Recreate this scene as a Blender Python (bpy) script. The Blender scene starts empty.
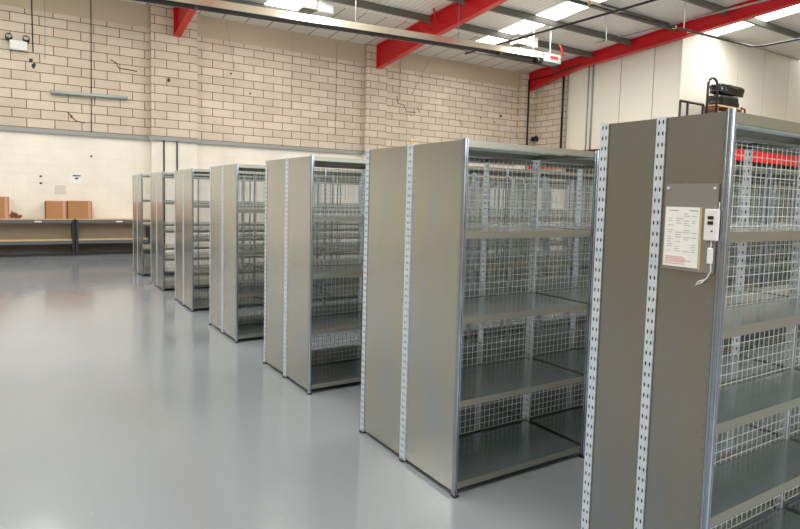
import bpy, bmesh, math, random
from mathutils import Vector, Matrix, noise
random.seed(4)
S = bpy.context.scene
COL = S.collection

# ------------------------------------------------------------------ helpers
class MB:
    """collects shapes, then links them as ONE mesh object"""
    def __init__(s): s.b = bmesh.new(); s.mi = 0
    def box(s, x0, x1, y0, y1, z0, z1):
        v = [s.b.verts.new((x, y, z)) for x in (x0, x1) for y in (y0, y1) for z in (z0, z1)]
        for q in ((0,1,3,2),(4,6,7,5),(0,4,5,1),(2,3,7,6),(0,2,6,4),(1,5,7,3)):
            f = s.b.faces.new([v[i] for i in q]); f.material_index = s.mi
        return s
    def quad(s, *P):
        f = s.b.faces.new([s.b.verts.new(p) for p in P]); f.material_index = s.mi; return s
    def prism(s, pts, axis, a0, a1):
        """2-D outline pts extruded along axis from a0 to a1"""
        def mk(p, a):
            if axis == 'x': return (a, p[0], p[1])
            if axis == 'y': return (p[0], a, p[1])
            return (p[0], p[1], a)
        A = [s.b.verts.new(mk(p, a0)) for p in pts]; B = [s.b.verts.new(mk(p, a1)) for p in pts]
        n = len(pts)
        for i in range(n):
            f = s.b.faces.new((A[i], A[(i+1)%n], B[(i+1)%n], B[i])); f.material_index = s.mi
        for L in (A[::-1], B):
            f = s.b.faces.new(L); f.material_index = s.mi
        return s
    def tube(s, path, r, n=8, cap=True):
        P = [Vector(p) for p in path]; rings = []
        for i, p in enumerate(P):
            d = (P[min(i+1, len(P)-1)] - P[max(i-1, 0)]).normalized()
            a = Vector((0,0,1)) if abs(d.z) < .9 else Vector((1,0,0))
            u = d.cross(a).normalized(); w = d.cross(u)
            rings.append([s.b.verts.new(p + r*(math.cos(2*math.pi*k/n)*u + math.sin(2*math.pi*k/n)*w)) for k in range(n)])
        for A, B in zip(rings, rings[1:]):
            for k in range(n):
                f = s.b.faces.new((A[k], A[(k+1)%n], B[(k+1)%n], B[k])); f.material_index = s.mi; f.smooth = n > 4
        if cap:
            for R in (rings[0], rings[-1][::-1]):
                f = s.b.faces.new(R); f.material_index = s.mi
        return s
    def build(s, name, mats, parent=None, bevel=0):
        bmesh.ops.recalc_face_normals(s.b, faces=s.b.faces)
        me = bpy.data.meshes.new(name); s.b.to_mesh(me); s.b.free()
        for m in (mats if isinstance(mats, (list, tuple)) else [mats]): me.materials.append(m)
        o = bpy.data.objects.new(name, me); COL.objects.link(o)
        if parent: o.parent = parent
        if bevel:
            m = o.modifiers.new('bevel', 'BEVEL'); m.width = bevel; m.segments = 2; m.limit_method = 'ANGLE'
        return o

def thing(name, label, cat, loc=(0,0,0), group=None):
    o = bpy.data.objects.new(name, None); COL.objects.link(o); o.location = loc
    o.empty_display_size = .1
    return tag(o, label, cat, group)
def tag(o, label, cat, group=None):
    o['label'] = label; o['category'] = cat
    if group: o['group'] = group
    return o
def struct(o): o['kind'] = 'structure'; return o
def copy_part(src, parent, loc=None):
    c = src.copy(); COL.objects.link(c); c.parent = parent
    if loc is not None: c.location = loc
    return c

# ------------------------------------------------------------------ materials
def lin(c):
    return tuple(((v/255)/12.92 if v/255 <= .04045 else ((v/255+.055)/1.055)**2.4) for v in c) + (1,)
def newmat(name):
    m = bpy.data.materials.new(name); m.use_nodes = True
    nt = m.node_tree; return m, nt, nt.nodes['Principled BSDF']
def plain(name, rgb, rough=.6, metal=0., spec=.5, var=0., scale=3., bump=0., coord='Object'):
    m, nt, b = newmat(name)
    b.inputs['Base Color'].default_value = lin(rgb); b.inputs['Roughness'].default_value = rough
    b.inputs['Metallic'].default_value = metal; b.inputs['Specular IOR Level'].default_value = spec
    tc = nt.nodes.new('ShaderNodeTexCoord'); nz = nt.nodes.new('ShaderNodeTexNoise')
    nz.inputs['Scale'].default_value = scale; nz.inputs['Detail'].default_value = 5
    nt.links.new(tc.outputs[coord], nz.inputs['Vector'])
    if var:
        hsv = nt.nodes.new('ShaderNodeHueSaturation'); hsv.inputs['Color'].default_value = lin(rgb)
        mr = nt.nodes.new('ShaderNodeMapRange'); mr.inputs['From Min'].default_value = .25; mr.inputs['From Max'].default_value = .75
        mr.inputs['To Min'].default_value = 1-var; mr.inputs['To Max'].default_value = 1+var
        nt.links.new(nz.outputs['Fac'], mr.inputs['Value']); nt.links.new(mr.outputs['Result'], hsv.inputs['Value'])
        nt.links.new(hsv.outputs['Color'], b.inputs['Base Color'])
    if bump:
        bp = nt.nodes.new('ShaderNodeBump'); bp.inputs['Strength'].default_value = bump; bp.inputs['Distance'].default_value = .01
        nt.links.new(nz.outputs['Fac'], bp.inputs['Height']); nt.links.new(bp.outputs['Normal'], b.inputs['Normal'])
    return m
def math_node(nt, op, a, b=None, c=None):
    n = nt.nodes.new('ShaderNodeMath'); n.operation = op
    for i, v in enumerate((a, b, c)):
        if v is None: continue
        if isinstance(v, (int, float)): n.inputs[i].default_value = v
        else: nt.links.new(v, n.inputs[i])
    return n.outputs[0]
def mixcol(nt, fac, a, b):
    n = nt.nodes.new('ShaderNodeMix'); n.data_type = 'RGBA'
    for i, v in ((0, fac), (6, a), (7, b)):
        if isinstance(v, (tuple, float, int)): n.inputs[i].default_value = v
        else: nt.links.new(v, n.inputs[i])
    return n.outputs[2]

def wall_material():
    """painted blockwork: smooth white below the trunking, raw cream blocks above, rendered band on top"""
    m, nt, b = newmat('painted_blockwork')
    tc = nt.nodes.new('ShaderNodeTexCoord'); sp = nt.nodes.new('ShaderNodeSeparateXYZ')
    nt.links.new(tc.outputs['Object'], sp.inputs[0])
    u = math_node(nt, 'ADD', sp.outputs[0], sp.outputs[1]); z = sp.outputs[2]
    cm = nt.nodes.new('ShaderNodeCombineXYZ'); nt.links.new(u, cm.inputs[0]); nt.links.new(z, cm.inputs[1])
    nz = nt.nodes.new('ShaderNodeTexNoise'); nz.inputs['Scale'].default_value = 1.3; nz.inputs['Detail'].default_value = 6
    nt.links.new(tc.outputs['Object'], nz.inputs['Vector'])
    # slightly wandering joints
    n2 = nt.nodes.new('ShaderNodeTexNoise'); n2.inputs['Scale'].default_value = 9
    nt.links.new(cm.outputs[0], n2.inputs['Vector'])
    vm = nt.nodes.new('ShaderNodeVectorMath'); vm.operation = 'SCALE'; vm.inputs['Scale'].default_value = .012
    nt.links.new(n2.outputs['Color'], vm.inputs[0])
    va = nt.nodes.new('ShaderNodeVectorMath'); va.operation = 'ADD'
    nt.links.new(cm.outputs[0], va.inputs[0]); nt.links.new(vm.outputs[0], va.inputs[1])
    br = nt.nodes.new('ShaderNodeTexBrick'); nt.links.new(va.outputs[0], br.inputs['Vector'])
    br.inputs['Scale'].default_value = 1; br.inputs['Brick Width'].default_value = .60; br.inputs['Row Height'].default_value = .226
    br.inputs['Mortar Size'].default_value = .0105; br.inputs['Mortar Smooth'].default_value = .12; br.inputs['Bias'].default_value = 0
    br.inputs['Color1'].default_value = lin((217,205,188)); br.inputs['Color2'].default_value = lin((204,191,173))
    br.inputs['Mortar'].default_value = lin((134,100,66))
    low = mixcol(nt, math_node(nt, 'MULTIPLY', br.outputs['Fac'], .07), lin((240,234,222)), lin((170,155,135)))
    band = mixcol(nt, nz.outputs['Fac'], lin((206,190,166)), lin((186,170,148)))
    # band: wide beams with thin joints every 1.6 m
    fz = math_node(nt, 'GREATER_THAN', z, 3.06)
    c1 = mixcol(nt, fz, low, br.outputs['Color'])
    c2 = mixcol(nt, math_node(nt, 'MULTIPLY', math_node(nt, 'GREATER_THAN', z, 6.0), math_node(nt, 'GREATER_THAN', sp.outputs[1], 17.3)), c1, band)
    mr = nt.nodes.new('ShaderNodeMapRange'); mr.inputs['From Min'].default_value = .3; mr.inputs['From Max'].default_value = .7
    mr.inputs['To Min'].default_value = .93; mr.inputs['To Max'].default_value = 1.05
    nt.links.new(nz.outputs['Fac'], mr.inputs['Value'])
    hs = nt.nodes.new('ShaderNodeHueSaturation'); nt.links.new(c2, hs.inputs['Color']); nt.links.new(mr.outputs[0], hs.inputs['Value'])
    nt.links.new(hs.outputs[0], b.inputs['Base Color'])
    b.inputs['Roughness'].default_value = .75; b.inputs['Specular IOR Level'].default_value = .25
    bp = nt.nodes.new('ShaderNodeBump'); bp.inputs['Strength'].default_value = .35; bp.inputs['Distance'].default_value = .008; bp.invert = True
    nt.links.new(math_node(nt, 'MULTIPLY', br.outputs['Fac'], fz), bp.inputs['Height']); nt.links.new(bp.outputs[0], b.inputs['Normal'])
    return m

def floor_material():
    m, nt, b = newmat('grey_epoxy_floor')
    tc = nt.nodes.new('ShaderNodeTexCoord')
    nz = nt.nodes.new('ShaderNodeTexNoise'); nz.inputs['Scale'].default_value = .5; nz.inputs['Detail'].default_value = 7
    nt.links.new(tc.outputs['Object'], nz.inputs['Vector'])
    c = mixcol(nt, nz.outputs['Fac'], lin((130,137,143)), lin((142,147,150)))
    # tiny grit and bright scratches
    sp = nt.nodes.new('ShaderNodeTexNoise'); sp.inputs['Scale'].default_value = 45; sp.inputs['Detail'].default_value = 2
    nt.links.new(tc.outputs['Object'], sp.inputs['Vector'])
    g = math_node(nt, 'GREATER_THAN', sp.outputs['Fac'], .735)
    c = mixcol(nt, math_node(nt, 'MULTIPLY', g, .35), c, lin((205,205,200)))
    nt.links.new(c, b.inputs['Base Color'])
    mr = nt.nodes.new('ShaderNodeMapRange'); mr.inputs['To Min'].default_value = .08; mr.inputs['To Max'].default_value = .17
    nt.links.new(nz.outputs['Fac'], mr.inputs['Value']); nt.links.new(mr.outputs[0], b.inputs['Roughness'])
    b.inputs['Specular IOR Level'].default_value = .75
    n2 = nt.nodes.new('ShaderNodeTexNoise'); n2.inputs['Scale'].default_value = 4; n2.inputs['Detail'].default_value = 3
    nt.links.new(tc.outputs['Object'], n2.inputs['Vector'])
    bp = nt.nodes.new('ShaderNodeBump'); bp.inputs['Strength'].default_value = .14; bp.inputs['Distance'].default_value = .009
    nt.links.new(n2.outputs['Fac'], bp.inputs['Height']); nt.links.new(bp.outputs[0], b.inputs['Normal'])
    return m

def slotted_material():
    """galvanised upright with two columns of dark keyhole slots; object origin runs up the post's axis"""
    m, nt, b = newmat('slotted_galvanised')
    tc = nt.nodes.new('ShaderNodeTexCoord'); sp = nt.nodes.new('ShaderNodeSeparateXYZ'); nt.links.new(tc.outputs['Object'], sp.inputs[0])
    sn = nt.nodes.new('ShaderNodeSeparateXYZ'); nt.links.new(tc.outputs['Normal'], sn.inputs[0])
    ax = math_node(nt, 'GREATER_THAN', math_node(nt, 'ABSOLUTE', sn.outputs[0]), .5)
    X = math_node(nt, 'ABSOLUTE', sp.outputs[0]); Y = math_node(nt, 'ABSOLUTE', sp.outputs[1])
    c = math_node(nt, 'ADD', math_node(nt, 'MULTIPLY', ax, Y), math_node(nt, 'MULTIPLY', math_node(nt, 'SUBTRACT', 1, ax), X))
    # keyhole: ellipse every 42 mm at 8 mm off the axis
    zz = math_node(nt, 'SUBTRACT', math_node(nt, 'MODULO', sp.outputs[2], .0417), .0208)
    e = math_node(nt, 'ADD', math_node(nt, 'POWER', math_node(nt, 'ABSOLUTE', math_node(nt, 'DIVIDE', math_node(nt, 'SUBTRACT', c, .0085), .0034)), 2),
                  math_node(nt, 'POWER', math_node(nt, 'ABSOLUTE', math_node(nt, 'DIVIDE', zz, .0085)), 2))
    hole = math_node(nt, 'LESS_THAN', e, 1)
    nz = nt.nodes.new('ShaderNodeTexNoise'); nz.inputs['Scale'].default_value = 25; nt.links.new(tc.outputs['Object'], nz.inputs['Vector'])
    base = mixcol(nt, nz.outputs['Fac'], lin((236,244,252)), lin((196,210,228)))
    nt.links.new(mixcol(nt, hole, base, lin((16,18,24))), b.inputs['Base Color'])
    nt.links.new(math_node(nt, 'MULTIPLY', math_node(nt, 'SUBTRACT', 1, hole), .45), b.inputs['Metallic'])
    b.inputs['Roughness'].default_value = .36
    return m

def panel_material(name, warm, cool, rough=.3):
    """brushed galvanised sheet, faint stains, cooler toward the floor"""
    m, nt, b = newmat(name)
    tc = nt.nodes.new('ShaderNodeTexCoord'); mp = nt.nodes.new('ShaderNodeMapping'); mp.inputs['Scale'].default_value = (3, 3, .8)
    nt.links.new(tc.outputs['Object'], mp.inputs[0])
    nz = nt.nodes.new('ShaderNodeTexNoise'); nz.inputs['Scale'].default_value = 2.2; nz.inputs['Detail'].default_value = 7; nz.inputs['Roughness'].default_value = .6
    nt.links.new(mp.outputs[0], nz.inputs['Vector'])
    vo = nt.nodes.new('ShaderNodeTexVoronoi'); vo.inputs['Scale'].default_value = 90; nt.links.new(tc.outputs['Object'], vo.inputs['Vector'])
    f = math_node(nt, 'ADD', math_node(nt, 'SUBTRACT', math_node(nt, 'MULTIPLY', nz.outputs['Fac'], 2.4), .7), math_node(nt, 'MULTIPLY', vo.outputs['Color'], .06))
    nt.links.new(mixcol(nt, math_node(nt, 'MINIMUM', math_node(nt, 'MAXIMUM', f, 0.), 1.), lin(warm), lin(cool)), b.inputs['Base Color'])
    b.inputs['Metallic'].default_value = .8
    mr = nt.nodes.new('ShaderNodeMapRange'); mr.inputs['To Min'].default_value = rough-.01; mr.inputs['To Max'].default_value = rough+.03
    nt.links.new(nz.outputs['Fac'], mr.inputs['Value']); nt.links.new(mr.outputs[0], b.inputs['Roughness'])
    return m

def roof_material():
    m, nt, b = newmat('profiled_roof_sheet')
    tc = nt.nodes.new('ShaderNodeTexCoord'); sp = nt.nodes.new('ShaderNodeSeparateXYZ'); nt.links.new(tc.outputs['Object'], sp.inputs[0])
    def line(src, period, off, w):
        a = math_node(nt, 'MODULO', math_node(nt, 'ADD', src, off + 60), period)
        return math_node(nt, 'LESS_THAN', a, w)
    joint = line(sp.outputs[0], .664, .10, .035)
    rib = line(sp.outputs[0], .166, 0, .03)
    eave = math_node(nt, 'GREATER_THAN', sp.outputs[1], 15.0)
    eave_col = mixcol(nt, math_node(nt, 'MULTIPLY', joint, .8), lin((224,220,212)), lin((80,76,70)))  # off-white eave panels with dark joint lines
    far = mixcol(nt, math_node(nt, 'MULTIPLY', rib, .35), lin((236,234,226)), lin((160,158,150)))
    nt.links.new(mixcol(nt, eave, far, eave_col), b.inputs['Base Color']); b.inputs['Roughness'].default_value = .55
    return m

def emit(name, rgb, s):
    m, nt, b = newmat(name); b.inputs['Base Color'].default_value = lin(rgb)
    b.inputs['Emission Color'].default_value = lin(rgb); b.inputs['Emission Strength'].default_value = s
    return m

M_wall = wall_material(); M_floor = floor_material(); M_slot = slotted_material(); M_roof = roof_material()
M_end = panel_material('end_sheet', (192,186,168), (178,184,184), .2)
M_end_dull = panel_material('weathered_end_sheet', (152,144,128), (142,149,152), .25)
M_top_sheen = plain('top_shelf_sheen_white', (248,252,252), .3, .0, var=.03, scale=1.2)  # near-white imitates bright reflections on the undersides of the top shelves
M_shelf = plain('shelf_sheet', (160,170,170), .2, .86, var=.04, scale=1.2)
M_lip = plain('folded_lip', (150,151,142), .3, .75, var=.04, scale=2)
M_post = plain('smooth_galvanised', (160,170,184), .22, .9, var=.1, scale=20)
M_wire = plain('zinc_wire', (226,234,232), .4, .2)
M_foot = plain('black_plastic', (22,24,26), .5)
M_red = plain('red_steel', (214,26,36), .42, var=.06, scale=2)
M_red2 = plain('bright_red_flange', (214,44,36), .4)
M_white = plain('white_cladding', (226,222,210), .5, var=.02, scale=.6)
M_joint = plain('dark_joint', (104,98,90), .8)
M_purlin = plain('grey_purlin', (112,112,106), .55)
M_dark = plain('dark_steel', (38,38,42), .5)
M_black = plain('black_pipe', (24,24,26), .45)
M_alu = plain('aluminium_reflector', (216,206,188), .3, .75)
M_trunk = plain('grey_trunking', (150,156,156), .45)
M_wood = plain('raw_timber', (214,184,136), .7, var=.08, scale=14)
M_card = plain('cardboard', (178,128,84), .8, var=.06, scale=6)
M_tape = plain('packing_tape', (206,152,128), .4)
M_greybeam = plain('grey_bench_steel', (92,98,104), .5)
M_wall_shade = plain('beige_wall_shade', (150,138,122), .7, var=.05)  # tone of the shaded wall behind the benches, put into the colour
M_paper = plain('paper', (236,236,232), .6)
M_ink = plain('print_ink', (160,162,166), .7)
M_pink = plain('red_print', (214,130,124), .7)
M_yellow = plain('yellow_edge', (214,186,110), .6)
M_sleeve = plain('clear_sleeve', (152,151,150), .3, .5)
M_plast = plain('white_plastic', (226,228,226), .4)
M_bag = plain('black_polythene', (16,16,18), .22, spec=.7, bump=.6, scale=9)
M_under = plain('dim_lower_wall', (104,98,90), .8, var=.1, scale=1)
M_cream = plain('beige_side_wall', (196,180,152), .8, var=.05, scale=.7)
M_brown = plain('brown_timber', (120,72,40), .7)
M_sky = emit('rooflight_glow', (255,253,246), 4.)

# ------------------------------------------------------------------ building shell
YW = 17.465          # far wall
XR = 17.08           # right wall
def RZ(y): return 6.6 + .075*(17.4 - y)      # underside of the roof sheets
XL, YB, XE = -12.0, -7.0, 28.0

floor = struct(MB().box(XL, XE, YB, YW+.3, -.2, 0).build('floor', M_floor))
struct(MB().box(XL, XE, YW, YW+.3, 0, RZ(YW)).build('wall_far', M_wall))
struct(MB().prism([(YB-.3,0),(YW,0),(YW,RZ(YW)),(YB-.3,RZ(YB-.3))], 'x', XL-.3, XL).build('wall_left', M_cream))
struct(MB().prism([(YB,0),(11.11,0),(11.11,RZ(11.11)),(YB,RZ(YB))], 'x', XE, XE+.3).build('wall_east', M_cream))
struct(MB().box(XL, XE, YB-.3, YB, 0, RZ(YB)).build('wall_back', M_cream))
# roof in strips that leave openings for the rooflights
SKY = [(-6.4,-5.4), (-.3,.7), (5.65,6.6), (12.55,13.4), (17.95,18.95), (24.4,25.4)]
def roofsheet(mb, x0, x1, y0, y1, t=.06):
    mb.prism([(y0,RZ(y0)),(y1,RZ(y1)),(y1,RZ(y1)+t),(y0,RZ(y0)+t)], 'x', x0, x1)
mb = MB(); xs = XL-.3
for a, b_ in SKY:
    roofsheet(mb, xs, a, YB-.3, YW+.3); roofsheet(mb, a, b_, 16.2, YW+.3); xs = b_
roofsheet(mb, xs, XE+.3, YB-.3, YW+.3)
struct(mb.build('ceiling', M_roof))
for i, (a, b_) in enumerate(SKY):
    mb = MB(); roofsheet(mb, a, b_, YB-.3, 16.2, .03)
    struct(mb.build('window_%d' % (i+1), M_sky))
# pilasters
tn = 0
def trim(mb, mat):
    global tn
    tn += 1
    return struct(mb.build('trim_%d' % tn, mat))
PD = .22
for x0, x1 in ((3.06,4.25),(9.6,10.38),(16.45,XR)):
    trim(MB().box(x0, x1, YW-PD, YW, 0, RZ(YW-PD)-.01), M_wall)
# purlins (between the rafters)
RX = [3.7, 10.03, 16.9]
yp = 15.85
while yp > YB+.5:
    mb = MB(); zt = RZ(yp)
    for x0, x1 in ((XL, 3.64),(3.76, 9.97),(10.09, 16.84),(16.96, XE)):
        mb.box(x0, x1, yp-.008, yp+.008, zt-.2, zt-.005); mb.box(x0, x1, yp-.07, yp, zt-.2, zt-.188)
        mb.box(x0, x1, yp-.008, yp+.07, zt-.02, zt-.006)
    trim(mb, M_purlin); yp -= 1.55

# right side: brick return, clad first-floor room carried on a red edge beam
mb = MB().box(XR, XR+.25, 15.56, YW, 0, RZ(YW)-.02); mb.box(XR-.06, XR, 15.58, 15.95, 0, RZ(15.9)-.25)
struct(mb.build('wall_right', M_wall))
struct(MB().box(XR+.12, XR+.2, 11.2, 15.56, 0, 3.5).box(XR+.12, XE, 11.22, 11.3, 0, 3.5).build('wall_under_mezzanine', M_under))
mb = MB()
js = [15.54, 14.60, 14.35, 13.24, 12.0, 11.13]
for a, b_ in zip(js, js[1:]):
    mb.prism([(b_+.012,3.52),(a-.012,3.52),(a-.012,RZ(a)-.02),(b_+.012,RZ(b_)-.02)], 'x', XR-.03, XR+.03)
mb.mi = 1; mb.prism([(11.11,3.5),(15.56,3.5),(15.56,RZ(15.56)-.03),(11.11,RZ(11.11)-.03)], 'x', XR-.005, XR+.1)
struct(mb.build('wall_right_cladding', [M_white, M_joint]))
mb = MB(); x = XR-.03
for nx in (18.66, 20.22, 21.87, 23.55, 25.2, 26.8, XE):
    mb.box(x+.014, nx-.014, 11.08, 11.15, 3.52, RZ(11.15)-.03); x = nx
mb.mi = 1; mb.box(XR, XE, 11.11, 11.2, 3.5, RZ(11.2)-.03)
struct(mb.build('wall_right_return', [M_white, M_joint]))
# mezzanine
mz = thing('mezzanine', 'grey mezzanine deck edged by a red steel beam in front of the white cladding', 'mezzanine', (17,9.9,0))
def at0(mb, name, mat, par, **k):
    o = mb.build(name, mat, par, **k)
    if par: o.matrix_parent_inverse = Matrix.Translation(-par.location)
    return o
at0(MB().box(15.3, XE-.02, 9.9, 11.06, 3.40, 3.46), 'deck', M_purlin, mz)
at0(MB().box(15.3, XE-.02, 9.83, 9.9, 3.03, 3.48).box(15.3, XE-.02, 9.78, 9.95, 3.44, 3.48).box(15.3, XE-.02, 9.78, 9.95, 3.03, 3.07), 'edge_beam', M_red, mz)
tag(MB().box(16.9, 17.0, 11.1, 17.2, 2.92, 3.36).box(16.87, 17.03, 11.1, 17.2, 3.36, 3.39).box(16.87, 17.03, 11.1, 17.2, 2.9, 2.93).build('edge_beam', M_red), 'red steel beam under the white cladding running back to the far corner', 'beam')
for x in (16.0, 21.6, 26.8):
    tag(MB().box(x, x+.15, 9.96, 10.11, .012, 3.02).box(x-.05, x+.2, 9.91, 10.16, 0, .012).build('support_column', M_dark), 'dark steel column under the mezzanine beam', 'column', 'columns under the mezzanine')
gr = thing('guard_rail', 'black tubular guard rail beside the wrapped pallet on the mezzanine edge', 'railing', (15.9,10,3.46))
at0(MB().tube([(15.45,10.0,4.52),(16.56,10.0,4.52)], .035), 'top_rail', M_black, gr)
at0(MB().tube([(15.45,10.0,4.0),(16.56,10.0,4.0)], .025), 'mid_rail', M_black, gr)
for x in (15.45, 15.8, 16.54):
    at0(MB().tube([(x,10.0,3.485),(x,10.0,4.52)], .035), 'post', M_black, gr)
# stack the pallet sits on
tag(MB().box(17.25,18.5,10.0,10.42,3.462,4.44).build('storage_crate', M_under, None, bevel=.02), 'dull grey crate under the wooden pallet on the mezzanine', 'crate')
pl = thing('wooden_pallet', 'wooden pallet under the black wrapped sacks above the nearest rack', 'pallet', (18.15,10.4,4.44))
for k in range(5):
    at0(MB().box(17.2, 18.6, 10.0+k*.09, 10.07+k*.09, 4.58, 4.61), 'deck_board', M_wood, pl)
for x in (17.2, 17.83, 18.46):
    at0(MB().box(x, x+.14, 10.0, 10.43, 4.442, 4.58), 'bearer', M_brown, pl)
at0(MB().tube([(18.5,9.97,4.62),(18.7,9.97,4.6),(18.72,9.97,4.38)], .03), 'hook', M_brown, pl)
# sacks
def sack(x0,x1,y0,y1,z0,z1,label,sd):
    b = bmesh.new(); bmesh.ops.create_cube(b, size=1)
    bmesh.ops.subdivide_edges(b, edges=b.edges, cuts=9, use_grid_fill=True)
    for v in b.verts:
        p = v.co*2; r = (abs(p.x)**7+abs(p.y)**7+abs(p.z)**7)**(1/7)
        p = p/max(r, .001)
        n = noise.noise(Vector((p.x*2.3+sd, p.y*2.3, p.z*1.2)))*.10
        p = p*(1+n)
        v.co = Vector(((x0+x1)/2+p.x*(x1-x0)/2, (y0+y1)/2+p.y*(y1-y0)/2, max(z0, (z0+z1)/2+p.z*(z1-z0)/2)))
    for f in b.faces: f.smooth = True
    me = bpy.data.meshes.new('black_sack'); b.to_mesh(me); b.free(); me.materials.append(M_bag)
    o = bpy.data.objects.new('black_sack', me); COL.objects.link(o); return tag(o, label, 'sack', 'sacks on the pallet')
sack(17.4,18.55,10.03,10.42,4.612,4.94,'glossy black sack lying lowest on the wooden pallet',1)
sack(17.45,18.8,10.03,10.42,4.965,5.27,'glossy black sack on top of the pile, corner sticking out to the right',9)
hp = [(16.62,9.93,3.485)]+[(16.86-.24*math.cos(a),9.93,5.08+.22*math.sin(a)) for a in [i*math.pi/8 for i in range(9)]]+[(17.10,9.93,3.485)]
tag(MB().tube(hp, .034).build('push_handle', M_black), 'black tubular loop handle standing left of the black sacks', 'handle')
tb = thing('storage_bin', 'black bin with a red rim under the mezzanine seen through the nearest rack', 'bin', (19,10,0))
at0(MB().box(18.2,20.6,10.0,10.7,0,1.02), 'body', M_black, tb, bevel=.03); at0(MB().box(18.18,20.62,9.98,10.72,1.021,1.07), 'rim', M_red, tb)

# ------------------------------------------------------------------ red roof beams
def rafter(x, prof, w, label):
    t = thing('roof_beam', label, 'beam', (x, YW, prof[0][1]))
    yend = YB+.02
    bot = prof + [(yend, prof[-1][1] + .075*(prof[-1][0]-yend))]
    top = [(y, RZ(y)-.02) for y, z in bot]
    at0(MB().prism(bot + top[::-1], 'x', x-.007, x+.007), 'web', M_red, t)
    lo = [(y, z+.022) for y, z in bot]
    at0(MB().prism(bot + lo[::-1], 'x', x-w, x+w), 'bottom_flange', M_red2 if w > .08 else M_red, t)
    hi = [(y, z-.022) for y, z in top]
    at0(MB().prism(top + hi[::-1], 'x', x-w, x+w), 'top_flange', M_red, t)
    at0(MB().box(x-w, x+w, YW-PD-.03, YW-PD-.002, prof[0][1], RZ(YW-PD)-.05), 'end_plate', M_red, t)
    return t
y0 = YW-PD
rafter(3.72, [(y0,5.84),(13.9,6.4),(11.2,6.6)], .09, 'leftmost red steel roof beam stub rising from the nearer brick pilaster')
t = rafter(10.03, [(y0,5.84),(13.9,6.24),(11.2,6.50)], .09, 'red steel roof beam rising from the middle pilaster across the ceiling')
for y in (14.25, 13.6):
    at0(MB().prism([(y-.03,RZ(y)-.5),(y+.03,RZ(y)-.5),(y+.2,RZ(y)-.03),(y+.12,RZ(y)-.03)], 'x', 9.70, 9.72).box(9.72,10.0,y-.02,y+.02,RZ(y)-.42,RZ(y)-.38), 'fly_brace', M_red, t)
rafter(16.86, [(y0,5.92),(16.07,6.16),(14.78,6.39),(13.2,6.49),(10.0,6.70)], .10, 'long red steel roof beam running above the white panelled wall')

# ------------------------------------------------------------------ shelving racks
H = 2.0
post_cache = {}
def post_bm(wx, wy):
    # open channel: slotted web and two flanges
    pts = [(-wx/2,-wy/2),(wx/2,-wy/2),(wx/2,wy/2),(-wx/2,wy/2)]
    mb = MB(); mb.prism(pts, 'z', .012, H); return mb
def front_post_bm():
    # smooth corner post, ribbed front
    pts = [(-.010,-.011),(-.003,-.013),(-.0015,-.009),(.0015,-.009),(.003,-.013),(.010,-.013),(.010,.012),(-.010,.012),(-.010,.006),(-.007,.004),(-.007,-.002),(-.010,-.004),(-.010,-.007),(-.008,-.009)]
    mb = MB(); mb.prism(pts, 'z', .012, H+.004); return mb
def shelf_mesh(W, D):
    mb = MB(); x0, x1, y0, y1 = .022, W-.022, .004, D-.022
    mb.box(x0, x1, y0, y1, -.003, 0)
    mb.mi = 1
    for q in ((x0,x1,y0-.002,y0), (x0,x1,y1-.0025,y1+.0)): mb.box(q[0],q[1],q[2],q[3],-.036,-.0005 if q[2] > y0 else .001)
    for q in ((x0,x1,y0,y0+.014),(x0,x1,y1-.016,y1-.002)): mb.box(q[0],q[1],q[2],q[3],-.036,-.034)
    for xx in (x0, x1-.002): mb.box(xx, xx+.002, y0, y1-.003, -.034, -.003)
    mb.mi = 0
    # stiffening fold under the middle
    mb.box(x0+.01, x1-.01, (y0+y1)/2-.02, (y0+y1)/2+.02, -.014, -.0035)
    return mb
def mesh_panel_bm(W, z0, z1, pitch=.0425, r=.0014):
    mb = MB(); n = int((W-.05)/pitch); o = (W-n*pitch)/2
    for i in range(n+1):
        x = o+i*pitch; mb.box(x-r, x+r, -r, r, z0, z1)
    k = int((z1-z0)/pitch)
    for i in range(k+1):
        z = z0+i*pitch; mb.box(.02, W-.02, -3*r, -r, z-r, z+r)
    return mb
def copyable(mb, name, mats, par, loc=(0,0,0), bevel=0):
    o = mb.build(name, mats, par, bevel=bevel); o.location = loc; return o

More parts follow.
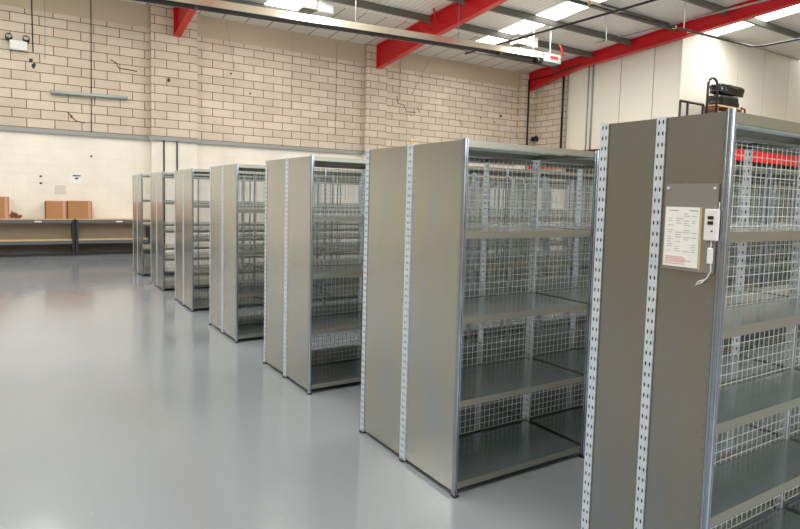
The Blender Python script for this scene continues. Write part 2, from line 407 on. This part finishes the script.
def make_rack(label, X0, Y0, D, W, nb, levels, endmat, sheetmat):
    r = thing('shelving_rack', label, 'shelving', (X0, Y0, 0), 'back to back galvanised racks in the row')
    pw = .045 if D > .4 else .038; px = .013
    first = None; mid = None
    posts = [(i, j) for i in range(nb+1) for j in (0,1,2)]
    for i, j in posts:
        dx = px/2 if i == 0 else (-px/2 if i == nb else 0)
        loc = (i*W+dx, j*D, 0)
        if i == 0 and j == 0:
            fp = copyable(front_post_bm(), 'corner_post', M_post, r, (.010, 0, 0)); continue
        if j == 0: copy_part(fp, r, (i*W, 0, 0)); continue
        if j == 1 and D > .4:
            if mid is None: mid = copyable(post_bm(px, .060), 'upright', M_slot, r, loc)
            else: copy_part(mid, r, loc)
        elif first is None:
            first = copyable(post_bm(px, pw), 'upright', M_slot, r, loc)
        else: copy_part(first, r, loc)
    fb = copyable(MB().box(-.018, .018, -.02, .02, 0, .012), 'foot', M_foot, r, (.014, 0, 0), bevel=.004)
    for i, j in posts:
        if (i, j) == (0, 0): continue
        dx = px/2 if i == 0 else (-px/2 if i == nb else 0)
        copy_part(fb, r, (i*W+dx, j*D, 0))
    # end sheets
    ep = None
    for i in (0, nb):
        for j in (0, 1):
            xx = .004 if i == 0 else nb*W-.008
            if ep is None:
                mb = MB(); mb.box(0, .004, pw/2-.004 if D > .4 else .012, D-pw/2+.002, .03, H-.004)
                mb.box(-.003, 0, D-pw/2-.004, D-pw/2+.002, .03, H-.004); mb.box(-.003, 0, .014, .018, .03, H-.004)
                for q in range(46): mb.box(-.0035, 0, .0235, .0265, .06+q*.0417, .063+q*.0417)
                ep = copyable(mb, 'end_panel', endmat, r, (xx, j*D, 0))
            else: copy_part(ep, r, (xx, j*D, 0))
    # shelves
    sh = None
    for i in range(nb):
        for j in (0, 1):
            for z in levels:
                loc = (i*W, j*D + (0 if j == 0 else .018), z)
                if sh is None: sh = copyable(shelf_mesh(W, D), 'shelf', [sheetmat, M_lip], r, loc)
                else: copy_part(sh, r, loc)
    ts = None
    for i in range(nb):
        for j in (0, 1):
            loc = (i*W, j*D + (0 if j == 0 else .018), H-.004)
            if ts is None: ts = copyable(shelf_mesh(W, D), 'top_shelf', [M_top_sheen, M_lip], r, loc)
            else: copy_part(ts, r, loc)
    mp = None
    for i in range(nb):
        if mp is None: mp = copyable(mesh_panel_bm(W, levels[-1]+.02, H-.06), 'mesh_panel', M_wire, r, (0, D-.016, 0))
        else: copy_part(mp, r, (i*W, D-.016, 0))
    return r

W = 1.077; D = .53
LV = [1.495, 1.02, .545, .075]
r7 = make_rack('nearest galvanised rack, at the right edge, with papers taped to its end panel', 2.029, 1.129, .256, 1.115, 6, [1.585,1.245,.90,.555,.21], M_end_dull, M_shelf)
names = ['second galvanised rack from the right, mesh bay wide open between two end panels',
         'third galvanised rack from the right, in front of the middle pilaster',
         'fourth galvanised rack from the right, between the third and the far thin racks',
         'third galvanised rack from the left end of the row',
         'second galvanised rack from the left end of the row',
         'farthest galvanised rack, leftmost, overlapping the low bench by the wall']
proto = make_rack(names[0], 2.035, 2.563, D, W, 8, LV, M_end, M_shelf)
kids = list(proto.children)
for k in range(1, 6):
    r = proto.copy(); COL.objects.link(r); r.location = (2.035, 2.563+1.995*k, 0); r['label'] = names[k]
    for ch in kids:
        c = ch.copy(); COL.objects.link(c); c.parent = r

# things fixed on the nearest rack's end panel
XP = 2.024
sl = thing('document_sleeve', 'grey plastic document sleeve pinned to the end panel of the nearest rack', 'sleeve', (XP,1.25,1.6))
at0(MB().box(XP-.001, XP+.005, 1.148, 1.345, 1.44, 1.752), 'pouch', M_sleeve, sl)
for y in (1.335, 1.160):
    at0(MB().tube([(XP-.006,y,1.736),(XP-.001,y,1.736)], .0045, 10), 'pin', M_plast, sl)
pp = thing('paper_notice', 'white printed inspection paper with a yellow edge on the nearest rack', 'notice', (XP-.003,1.27,1.56))
mb = MB(); mb.quad((XP-.003,1.340,1.668),(XP-.003,1.2085,1.668),(XP-.003,1.2065,1.452),(XP-.003,1.340,1.452)); sheet_mb = mb
mb = MB(); mb.quad((XP-.002,1.2085,1.668),(XP-.002,1.2015,1.668),(XP-.002,1.1985,1.449),(XP-.002,1.2065,1.449)); at0(mb, 'yellow_backing', M_yellow, pp)
mb = sheet_mb; mb.mi = 1
rnd = random.Random(2)
def bar(mb, y0, y1, z, h): mb.quad((XP-.0036,y0,z),(XP-.0036,y1,z),(XP-.0036,y1,z-h),(XP-.0036,y0,z-h))
bar(mb, 1.325, 1.29, 1.657, .003); bar(mb, 1.245, 1.215, 1.658, .004)
z = 1.645
while z > 1.502:
    y = 1.328
    for cw in (.022, .03, .028, .02):
        if rnd.random() < .62: bar(mb, y, y-cw*rnd.uniform(.5,1), z, .0018)
        y -= .031
    z -= .0085
mb.mi = 2
for z in (1.488, 1.482, 1.476, 1.470, 1.463):
    bar(mb, 1.332, 1.332-rnd.uniform(.07,.11), z, .002)
at0(mb, 'sheet', [M_paper, M_ink, M_pink], pp)
dl = thing('data_logger', 'small white electronic logger with two black windows on the nearest rack end panel', 'logger', (XP-.01,1.16,1.61))
at0(MB().box(XP-.014, XP-.002, 1.1355, 1.185, 1.555, 1.664), 'case', M_plast, dl, bevel=.003)
for zz in (1.634, 1.616):
    at0(MB().box(XP-.0155, XP-.014, 1.152, 1.172, zz-.006, zz+.006), 'window', M_black, dl)
at0(MB().tube([(XP-.016,1.155,1.588),(XP-.0135,1.155,1.588)], .003, 8), 'button', M_black, dl)
at0(MB().tube([(XP-.006,1.160,1.556),(XP-.008,1.158,1.54),(XP-.006,1.160,1.528)], .002, 6), 'short_lead', M_plast, dl)
at0(MB().box(XP-.012, XP-.002, 1.150, 1.170, 1.474, 1.530), 'probe', M_plast, dl, bevel=.004)
at0(MB().tube([(XP-.006,1.157,1.475),(XP-.008,1.153,1.45),(XP-.008,1.165,1.425),(XP-.008,1.185,1.405),(XP-.008,1.205,1.395),(XP-.008,1.196,1.408),(XP-.008,1.178,1.416)], .0022, 6), 'cable', M_plast, dl)
at0(MB().tube([(XP-.006,1.140,1.663),(XP-.007,1.138,1.675),(XP-.006,1.139,1.688)], .0018, 6), 'top_lead', M_plast, dl)
# little timber knob on the second rack
tag(MB().box(2.045,2.065,3.095,3.110,2.0005,2.022).box(2.037,2.07,3.088,3.116,2.022,2.034).build('wooden_block', M_wood, None, bevel=.004), 'tiny tan block on the middle post top of the second rack', 'block')

# ------------------------------------------------------------------ benches by the far wall
def bench(x0, x1, label):
    t = thing('low_bench', label, 'bench', ((x0+x1)/2, 17.1, 0), 'low grey benches along the far wall')
    for z, n in ((.905, 'top_board'), (.385, 'lower_board')):
        at0(MB().box(x0+.01, x1-.01, 17.06, 17.38, z, z+.022), n, M_wood, t)
        for y, nm in ((17.05,'front_beam'),(17.36,'rear_beam')):
            at0(MB().box(x0+.06, x1-.06, y, y+.035, z-.085, z-.001), nm, M_greybeam, t)
    at0(MB().box(x0+.02, x1-.02, 17.385, 17.4, .36, .9), 'wall_shade_board', M_wall_shade, t); at0(MB().box(x0+.02, x1-.02, 17.385, 17.4, .02, .355), 'lower_wall_shade_board', M_under, t)  # sheets added in place of the wall's shade seen through the bench
    at0(MB().box(x0+.06, x1-.06, 17.05, 17.085, .015, .07), 'bottom_beam', M_dark, t)
    for x in (x0, x1-.058):
        for y in (17.045, 17.34): at0(MB().box(x, x+.058, y, y+.05, 0, .90), 'leg', M_dark, t)
    return t
for x0, x1, l in ((-2.48,-.68,'low grey bench leaving the photo at the left edge'),(-.62,1.20,'low grey steel bench at the left with light timber shelf boards'),(1.22,2.98,'low grey bench right of the double dark legs, partly behind the farthest rack')):
    if x0 > -2: 
        t = bench(x0, x1, l)
        at0(MB().box((x0+x1)/2+.05, (x0+x1)/2+.2, 17.044, 17.05, .845, .875), 'shelf_label', M_paper, t)
def carton(x0, x1, z1, label, tape=True):
    t = thing('cardboard_box', label, 'box', ((x0+x1)/2, 17.2, .928), 'cardboard boxes on the benches')
    at0(MB().box(x0, x1, 17.08, 17.36, .928, z1), 'carton', M_card, t, bevel=.006)
    at0(MB().box(x0-.002, x0+.02, 17.077, 17.36, .93, z1-.002), 'dark_edge', M_brown, t)
    if tape: at0(MB().box(x1-.09, x1-.03, 17.0775, 17.08, .93, z1+.001), 'tape', M_tape, t)
    return t
carton(.57, 1.035, 1.365, 'plain cardboard box, left one of the touching pair on the bench')
carton(1.045, 1.60, 1.375, 'plain cardboard box, right one of the touching pair on the bench')
carton(-.62, -.17, 1.45, 'taller cardboard box at the left edge of the photo on the bench')
b = MB(); r2 = random.Random(7)
for k in range(7):
    x = -.14+.03*k; b.quad((x,17.12,.93),(x+.06,17.15,.93+r2.uniform(.02,.1)),(x+.03,17.13,1.12-.03*k+r2.uniform(0,.1)),(x-.03,17.11,1.0))
tag(b.build('torn_cardboard', M_brown), 'crumpled torn brown cardboard beside the box at the left edge', 'scrap')

# ------------------------------------------------------------------ fixtures on the far wall
def ledge(x0, x1, y): return MB().box(x0, x1, y-.07, y-.001, 3.04, 3.14)
ct = thing('cable_trunking', 'pale grey trunking running along the far wall between painted and bare blocks', 'trunking', (3,YW,3.04))
for x0, x1, y in ((XL+.02,3.05,YW),(2.98,4.33,YW-PD),(4.26,9.59,YW),(9.53,10.45,YW-PD),(10.4,16.4,YW)):
    at0(ledge(x0, x1, y), 'section', M_trunk, ct)
tl = thing('tube_light', 'pale grey tube batten, unlit, fixed on the far block wall', 'light', (1.6,YW,4.06))
at0(MB().prism([(0.73,4.02),(2.50,4.06),(2.50,4.14),(.73,4.10)], 'y', YW-.09, YW-.002), 'batten', M_trunk, tl)
at0(MB().tube([(.78,YW-.11,4.055),(2.46,YW-.11,4.09)], .03, 10), 'tube', plain('tube_glass', (176,190,188), .3), tl)
em = thing('emergency_light', 'twin spot emergency light box high on the far wall at the left', 'light', (.1,YW,5.1))
at0(MB().box(-.09,.28,YW-.12,YW-.002,4.97,5.2), 'housing', M_plast, em, bevel=.02)
for x in (-.1, .25):
    at0(MB().tube([(x,YW-.14,5.27),(x,YW-.05,5.24)], .075, 14), 'lamp_head', M_dark, em)
    at0(MB().tube([(x,YW-.145,5.272),(x,YW-.141,5.27)], .055, 14), 'lens', M_alu, em)
def wire(path, r, label, name='conduit', mat=M_dark, cat='conduit'):
    return tag(MB().tube(path, r, 6).build(name, mat), label, cat)
wire([(.38,YW-.02,RZ(YW)-.05),(.39,YW-.02,4.98)], .014, 'thin dark conduit dropping beside the emergency light')
wire([(1.67,YW-.02,RZ(YW)-.05),(1.65,YW-.02,4.145)], .01, 'thin dark conduit dropping from the roof to the tube batten')
wire([(1.65,YW-.02,4.015),(1.64,YW-.02,3.15)], .01, 'thin dark conduit between the tube batten and the trunking')
wire([(.66,YW-.02,RZ(YW)-.05),(.64,YW-.02,4.85)], .006, 'short hair-thin wire above the tube batten', 'cable', M_ink, 'cable')
for x, lab in ((3.37,'left one of two dark pipes down the nearer pilaster'),(3.71,'right one of two dark pipes down the nearer pilaster')):
    wire([(x,YW-PD-.02,3.04),(x,YW-PD-.02,.02)], .02, lab, 'wall_pipe', M_dark, 'pipe')
# cables hanging in front of the second bay
for a, b_, lab in (((5.1,YW-.02,6.5),(5.35,YW-.02,5.3),'thin slack wire on the block wall right of the nearer pilaster'),
                   ((7.1,YW-.02,6.5),(7.1,YW-.02,4.2),'thin straight wire in the middle of the second wall bay'),
                   ((8.6,YW-.02,6.5),(8.6,YW-.02,3.6),'thin straight wire left of the middle pilaster'),
                   ((11.0,YW-.02,6.5),(10.98,YW-.02,4.9),'thin wire just right of the middle pilaster'),
                   ((12.2,YW-.02,6.5),(11.5,YW-.02,5.2),'thin slanting wire on the wall right of the middle pilaster')):
    wire([a, b_], .006, lab, 'cable', M_ink, 'cable')
# wall marks
nt_ = thing('wall_notice', 'small white notice with black heading on the painted far wall', 'notice', (1.3,YW,1.95))
at0(MB().box(1.12,1.42,YW-.004,YW-.001,1.82,2.08), 'sheet', M_paper, nt_)
at0(MB().box(1.2,1.38,YW-.006,YW-.004,2.0,2.03).box(1.25,1.33,YW-.006,YW-.004,1.93,1.97), 'heading', M_dark, nt_)
tag(MB().box(.80,1.05,YW-.004,YW-.001,1.53,1.76).build('paper_sheet', plain('faded_paper', (214,210,200), .7)), 'faded paper sheet on the painted wall above the pair of boxes', 'notice')
for x, z, lab in ((.5,1.97,'tiny black upper socket hole on the painted wall'),(.5,1.80,'tiny black lower socket hole on the painted wall'),(1.63,2.53,'lone tiny dark plug on the painted wall')):
    tag(MB().box(x-.025,x+.025,YW-.012,YW-.001,z-.022,z+.022).build('wall_plug', M_dark), lab, 'plug')
wallfar = bpy.data.objects['wall_far']; pil = bpy.data.objects['trim_1']
def blot(x, y, z, s, par, sd):
    rr = random.Random(sd); pts = []
    for k in range(9):
        a = 2*math.pi*k/9; q = s*rr.uniform(.55,1.1); pts.append((x+q*math.cos(a), z+q*1.3*math.sin(a)))
    MB().prism(pts, 'y', y-.003, y-.0005).build('hole', M_dark, par)
for i, (x, z, s) in enumerate(((.34,4.78,.05),(.40,4.66,.06),(5.25,5.1,.03),(5.82,4.6,.035),(11.5,4.5,.03),(15.6,4.85,.05),(15.3,4.6,.03),(1.2,3.5,.04),(14.6,4.7,.03))):
    blot(x, YW, z, s, wallfar, i)
blot(3.5, YW-PD, 4.67, .045, pil, 20)
def crack(pts):
    MB().tube([(x, YW-.002, z) for x, z in pts], .014, 4).build('crack', M_brown, wallfar)
crack([(2.1,5.05),(2.25,4.98),(2.3,4.86),(2.5,4.85),(2.75,4.83)])
crack([(1.1,3.62),(1.2,3.5),(1.3,3.4),(1.5,3.37)])
crack([(10.9,5.1),(10.95,4.85),(11.2,4.82),(11.3,4.6),(11.7,4.62)])
crack([(11.75,4.8),(11.85,4.62)]); crack([(13.6,4.55),(13.7,4.35)])

# ------------------------------------------------------------------ corner pipes
wire([(16.74,YW-PD-.05,6.3),(16.76,YW-PD-.05,2.2)], .035, 'black vertical pipe in the far right corner', 'wall_pipe', M_black, 'pipe')
wire([(16.74,YW-PD-.05,6.3),(16.74,16.2,6.3),(16.6,14.6,6.45)], .025, 'dark pipe running along the red beam from the corner', 'wall_pipe', M_black, 'pipe')
wire([(XR-.12,15.66,6.95),(XR-.12,15.66,3.5)], .04, 'black vertical pipe beside the first white cladding panel', 'wall_pipe', M_black, 'pipe')
wire([(XR-.1,15.45,6.4),(XR-.1,15.45,3.5)], .02, 'thin grey pipe on the edge of the first white panel', 'wall_pipe', M_trunk, 'pipe')
for y, lab in ((14.56,'left grey post of the pair between the white panels'),(14.38,'right grey post of the pair between the white panels')):
    trim(MB().tube([(XR-.056,y,6.55),(XR-.056,y,3.52)], .026), M_trunk)
cm = thing('wall_camera', 'small black box on a bracket by the far right corner pipe', 'box', (17,17.2,4.05))
at0(MB().box(16.9,17.06,16.9,17.15,3.98,4.14), 'housing', M_black, cm, bevel=.01); at0(MB().box(17.0,17.079,17.0,17.04,4.14,4.2), 'bracket', M_dark, cm)

# ------------------------------------------------------------------ suspended tube heater
def hz(x): return 5.43 + .036*(x-2.5)
ht = thing('tube_heater', 'long suspended black tube heater with pale reflector under the roof', 'heater', (8,13,5.7))
HY = 13.0; xa, xb = .5, 13.0
def slant(mb, prof, x0, x1):
    A = [mb.b.verts.new((x0, HY+p[0], hz(x0)+p[1])) for p in prof]; B = [mb.b.verts.new((x1, HY+p[0], hz(x1)+p[1])) for p in prof]
    for i in range(len(prof)-1): mb.b.faces.new((A[i], A[i+1], B[i+1], B[i]))
    return mb
at0(slant(MB(), [(-.19,.02),(-.17,.03),(-.10,.20),(.10,.20),(.17,.03),(.19,.02),(.105,.205),(-.105,.205),(-.19,.02)], xa, xb), 'reflector', M_alu, ht)
at0(MB().tube([(xa,HY-.1,hz(xa)+.02),(xb,HY-.1,hz(xb)+.02)], .05, 12), 'burner_tube', M_black, ht)
at0(MB().tube([(xa,HY+.1,hz(xa)+.04),(xb,HY+.1,hz(xb)+.04)], .04, 12), 'burner_tube', M_black, ht)
bx = MB(); bx.box(xb+.05, xb+.75, HY-.17, HY+.17, hz(xb)-.06, hz(xb)+.2); at0(bx, 'burner_box', M_trunk, ht, bevel=.015)
at0(MB().box(xb+.3, xb+.62, HY-.175, HY-.171, hz(xb)+.04, hz(xb)+.13), 'red_label', M_red2, ht)
at0(MB().tube([(xb-.25,HY-.1,hz(xb)-.07),(xb-.02,HY-.1,hz(xb)-.07)], .09, 12), 'fan', M_black, ht)
at0(MB().tube([(xb+.75,HY,hz(xb)+.1),(xb+.9,HY,hz(xb)+.12),(xb+.98,HY,hz(xb)+.25),(xb+.95,HY,hz(xb)+.45),(xb+.85,HY,hz(xb)+.55)], .025, 8), 'gas_hose', M_red, ht)
for x in (2.9, 6.9, 10.0, 12.75, 13.45):
    xx = x
    at0(MB().tube([(xx,HY,hz(xx)+.2),(xx,HY,RZ(HY)-.02)], .012, 6), 'hanger', M_wire if x > 12 else M_ink, ht)
for x in (3.1, 7.3, 11.3):
    at0(MB().box(x, x+.08, HY-.21, HY-.07, hz(x)-.06, hz(x)+.0), 'bracket', M_black, ht)
# box fittings under the roof
def fitting(x, y, lab):
    t = thing('light_fitting', lab, 'light', (x, y, RZ(y)-.2), 'box light fittings under the rooflights')
    z = RZ(y)-.42
    at0(MB().box(x-.42, x-.02, y-.16, y+.16, z, z+.30), 'gear_box', M_purlin, t, bevel=.01)
    at0(MB().box(x, x+.4, y-.2, y+.2, z-.02, z+.30), 'lamp_housing', M_plast, t, bevel=.02)
    at0(MB().tube([(x-.2,y,z+.3),(x-.2,y,RZ(y)-.02)], .012, 6).tube([(x+.2,y,z+.3),(x+.2,y,RZ(y)-.02)], .012, 6), 'hanger', M_wire, t)
fitting(6.6, 14.6, 'grey and white box fitting hung under the roof left of the middle beam')
fitting(13.35, 14.0, 'grey and white box fitting hung under the roof right of the middle beam')
# conduits under the roof
wire([(2.0,9.9,6.18),(10.8,9.85,6.3),(15.2,9.72,6.3),(18.05,9.55,6.3),(18.25,9.3,6.3),(18.28,6.0,6.3),(18.3,-4,6.3)], .03, 'dark conduit crossing below the red beam and bending at the right', 'roof_conduit', M_black)
wire([(12.15,15.4,6.3),(12.28,10.5,6.3),(12.33,8.0,6.3),(12.35,0,6.3)], .03, 'dark conduit running up the roof and crossing the other conduit', 'roof_conduit', M_black)
wire([(16.05,15.2,6.9),(16.15,12.7,6.9),(16.15,10.5,6.9),(16.1,4,6.92)], .025, 'pale steel pipe running along the face of the long red beam', 'roof_conduit', M_trunk)
wire([(14.3,11.7,RZ(11.7)-.02),(14.35,11.7,6.3)], .013, 'pale hanger rod in front of the long red beam', 'hanger_rod', M_wire, 'rod')
wire([(15.0,9.73,RZ(9.73)-.02),(15.0,9.73,6.32)], .013, 'pale hanger rod holding the dark conduit at the red beam', 'hanger_rod', M_wire, 'rod')
for i, x in enumerate((11.3, 12.3, 14.6, 15.25)):
    tag(MB().box(x, x+.035, 9.70, 9.80, 6.265, 6.335).build('pipe_clip', M_yellow), 'small brass clip on the dark roof conduit', 'clip', 'brass clips on the dark conduit')

# ------------------------------------------------------------------ light
w = bpy.data.worlds.new('world'); S.world = w; w.use_nodes = True
w.node_tree.nodes['Background'].inputs[0].default_value = (.8,.88,1,1); w.node_tree.nodes['Background'].inputs[1].default_value = .6
def area(x, y, z, sx, sy, e, col=(1,.96,.9), rot=(0,0,0)):
    L = bpy.data.lights.new('fill_light', 'AREA'); L.shape = 'RECTANGLE'; L.size = sx; L.size_y = sy; L.energy = e; L.color = col
    o = bpy.data.objects.new('fill_light', L); COL.objects.link(o); o.location = (x,y,z); o.rotation_euler = rot; return o
for x, e in ((-5.9,170),(.2,195),(6.1,225),(13.0,245),(18.5,240)):
    for y in (12.5, 5.5, -1.5):
        if x > 17 and y > 12: area(x, 8.9, RZ(8.9)-.3, .9, 3.2, e*.5, (1,.97,.92)); continue
        area(x, y, RZ(y)-.35, .9, 5.0, e, (1,.97,.92))  # unseen area lights added below the rooflights to strengthen their light

area(4, YB+.4, 3.6, 12, 2.6, 420, (.93,.97,1), (math.radians(90),0,0))  # unseen fill light added at the back wall to brighten mesh and racks
# ------------------------------------------------------------------ camera
cam = bpy.data.cameras.new('camera'); co = bpy.data.objects.new('camera', cam); COL.objects.link(co)
r = Vector((0.84305182, -0.53723972, 0.0252409)); u = Vector((0.01899338, 0.07664083, 0.99687784)); w_ = r.cross(u)
m = Matrix((r, u, w_)).transposed().to_4x4(); m.translation = Vector((0, 0, 1.6777))
co.matrix_world = m
cam.sensor_fit = 'HORIZONTAL'; cam.sensor_width = 36; cam.lens = 36*598.616/800
cam.shift_y = -22.42/800; cam.clip_start = .05; cam.clip_end = 200
S.camera = co
S.view_settings.view_transform = 'Standard'; S.view_settings.look = 'None'; S.view_settings.exposure = 0.0
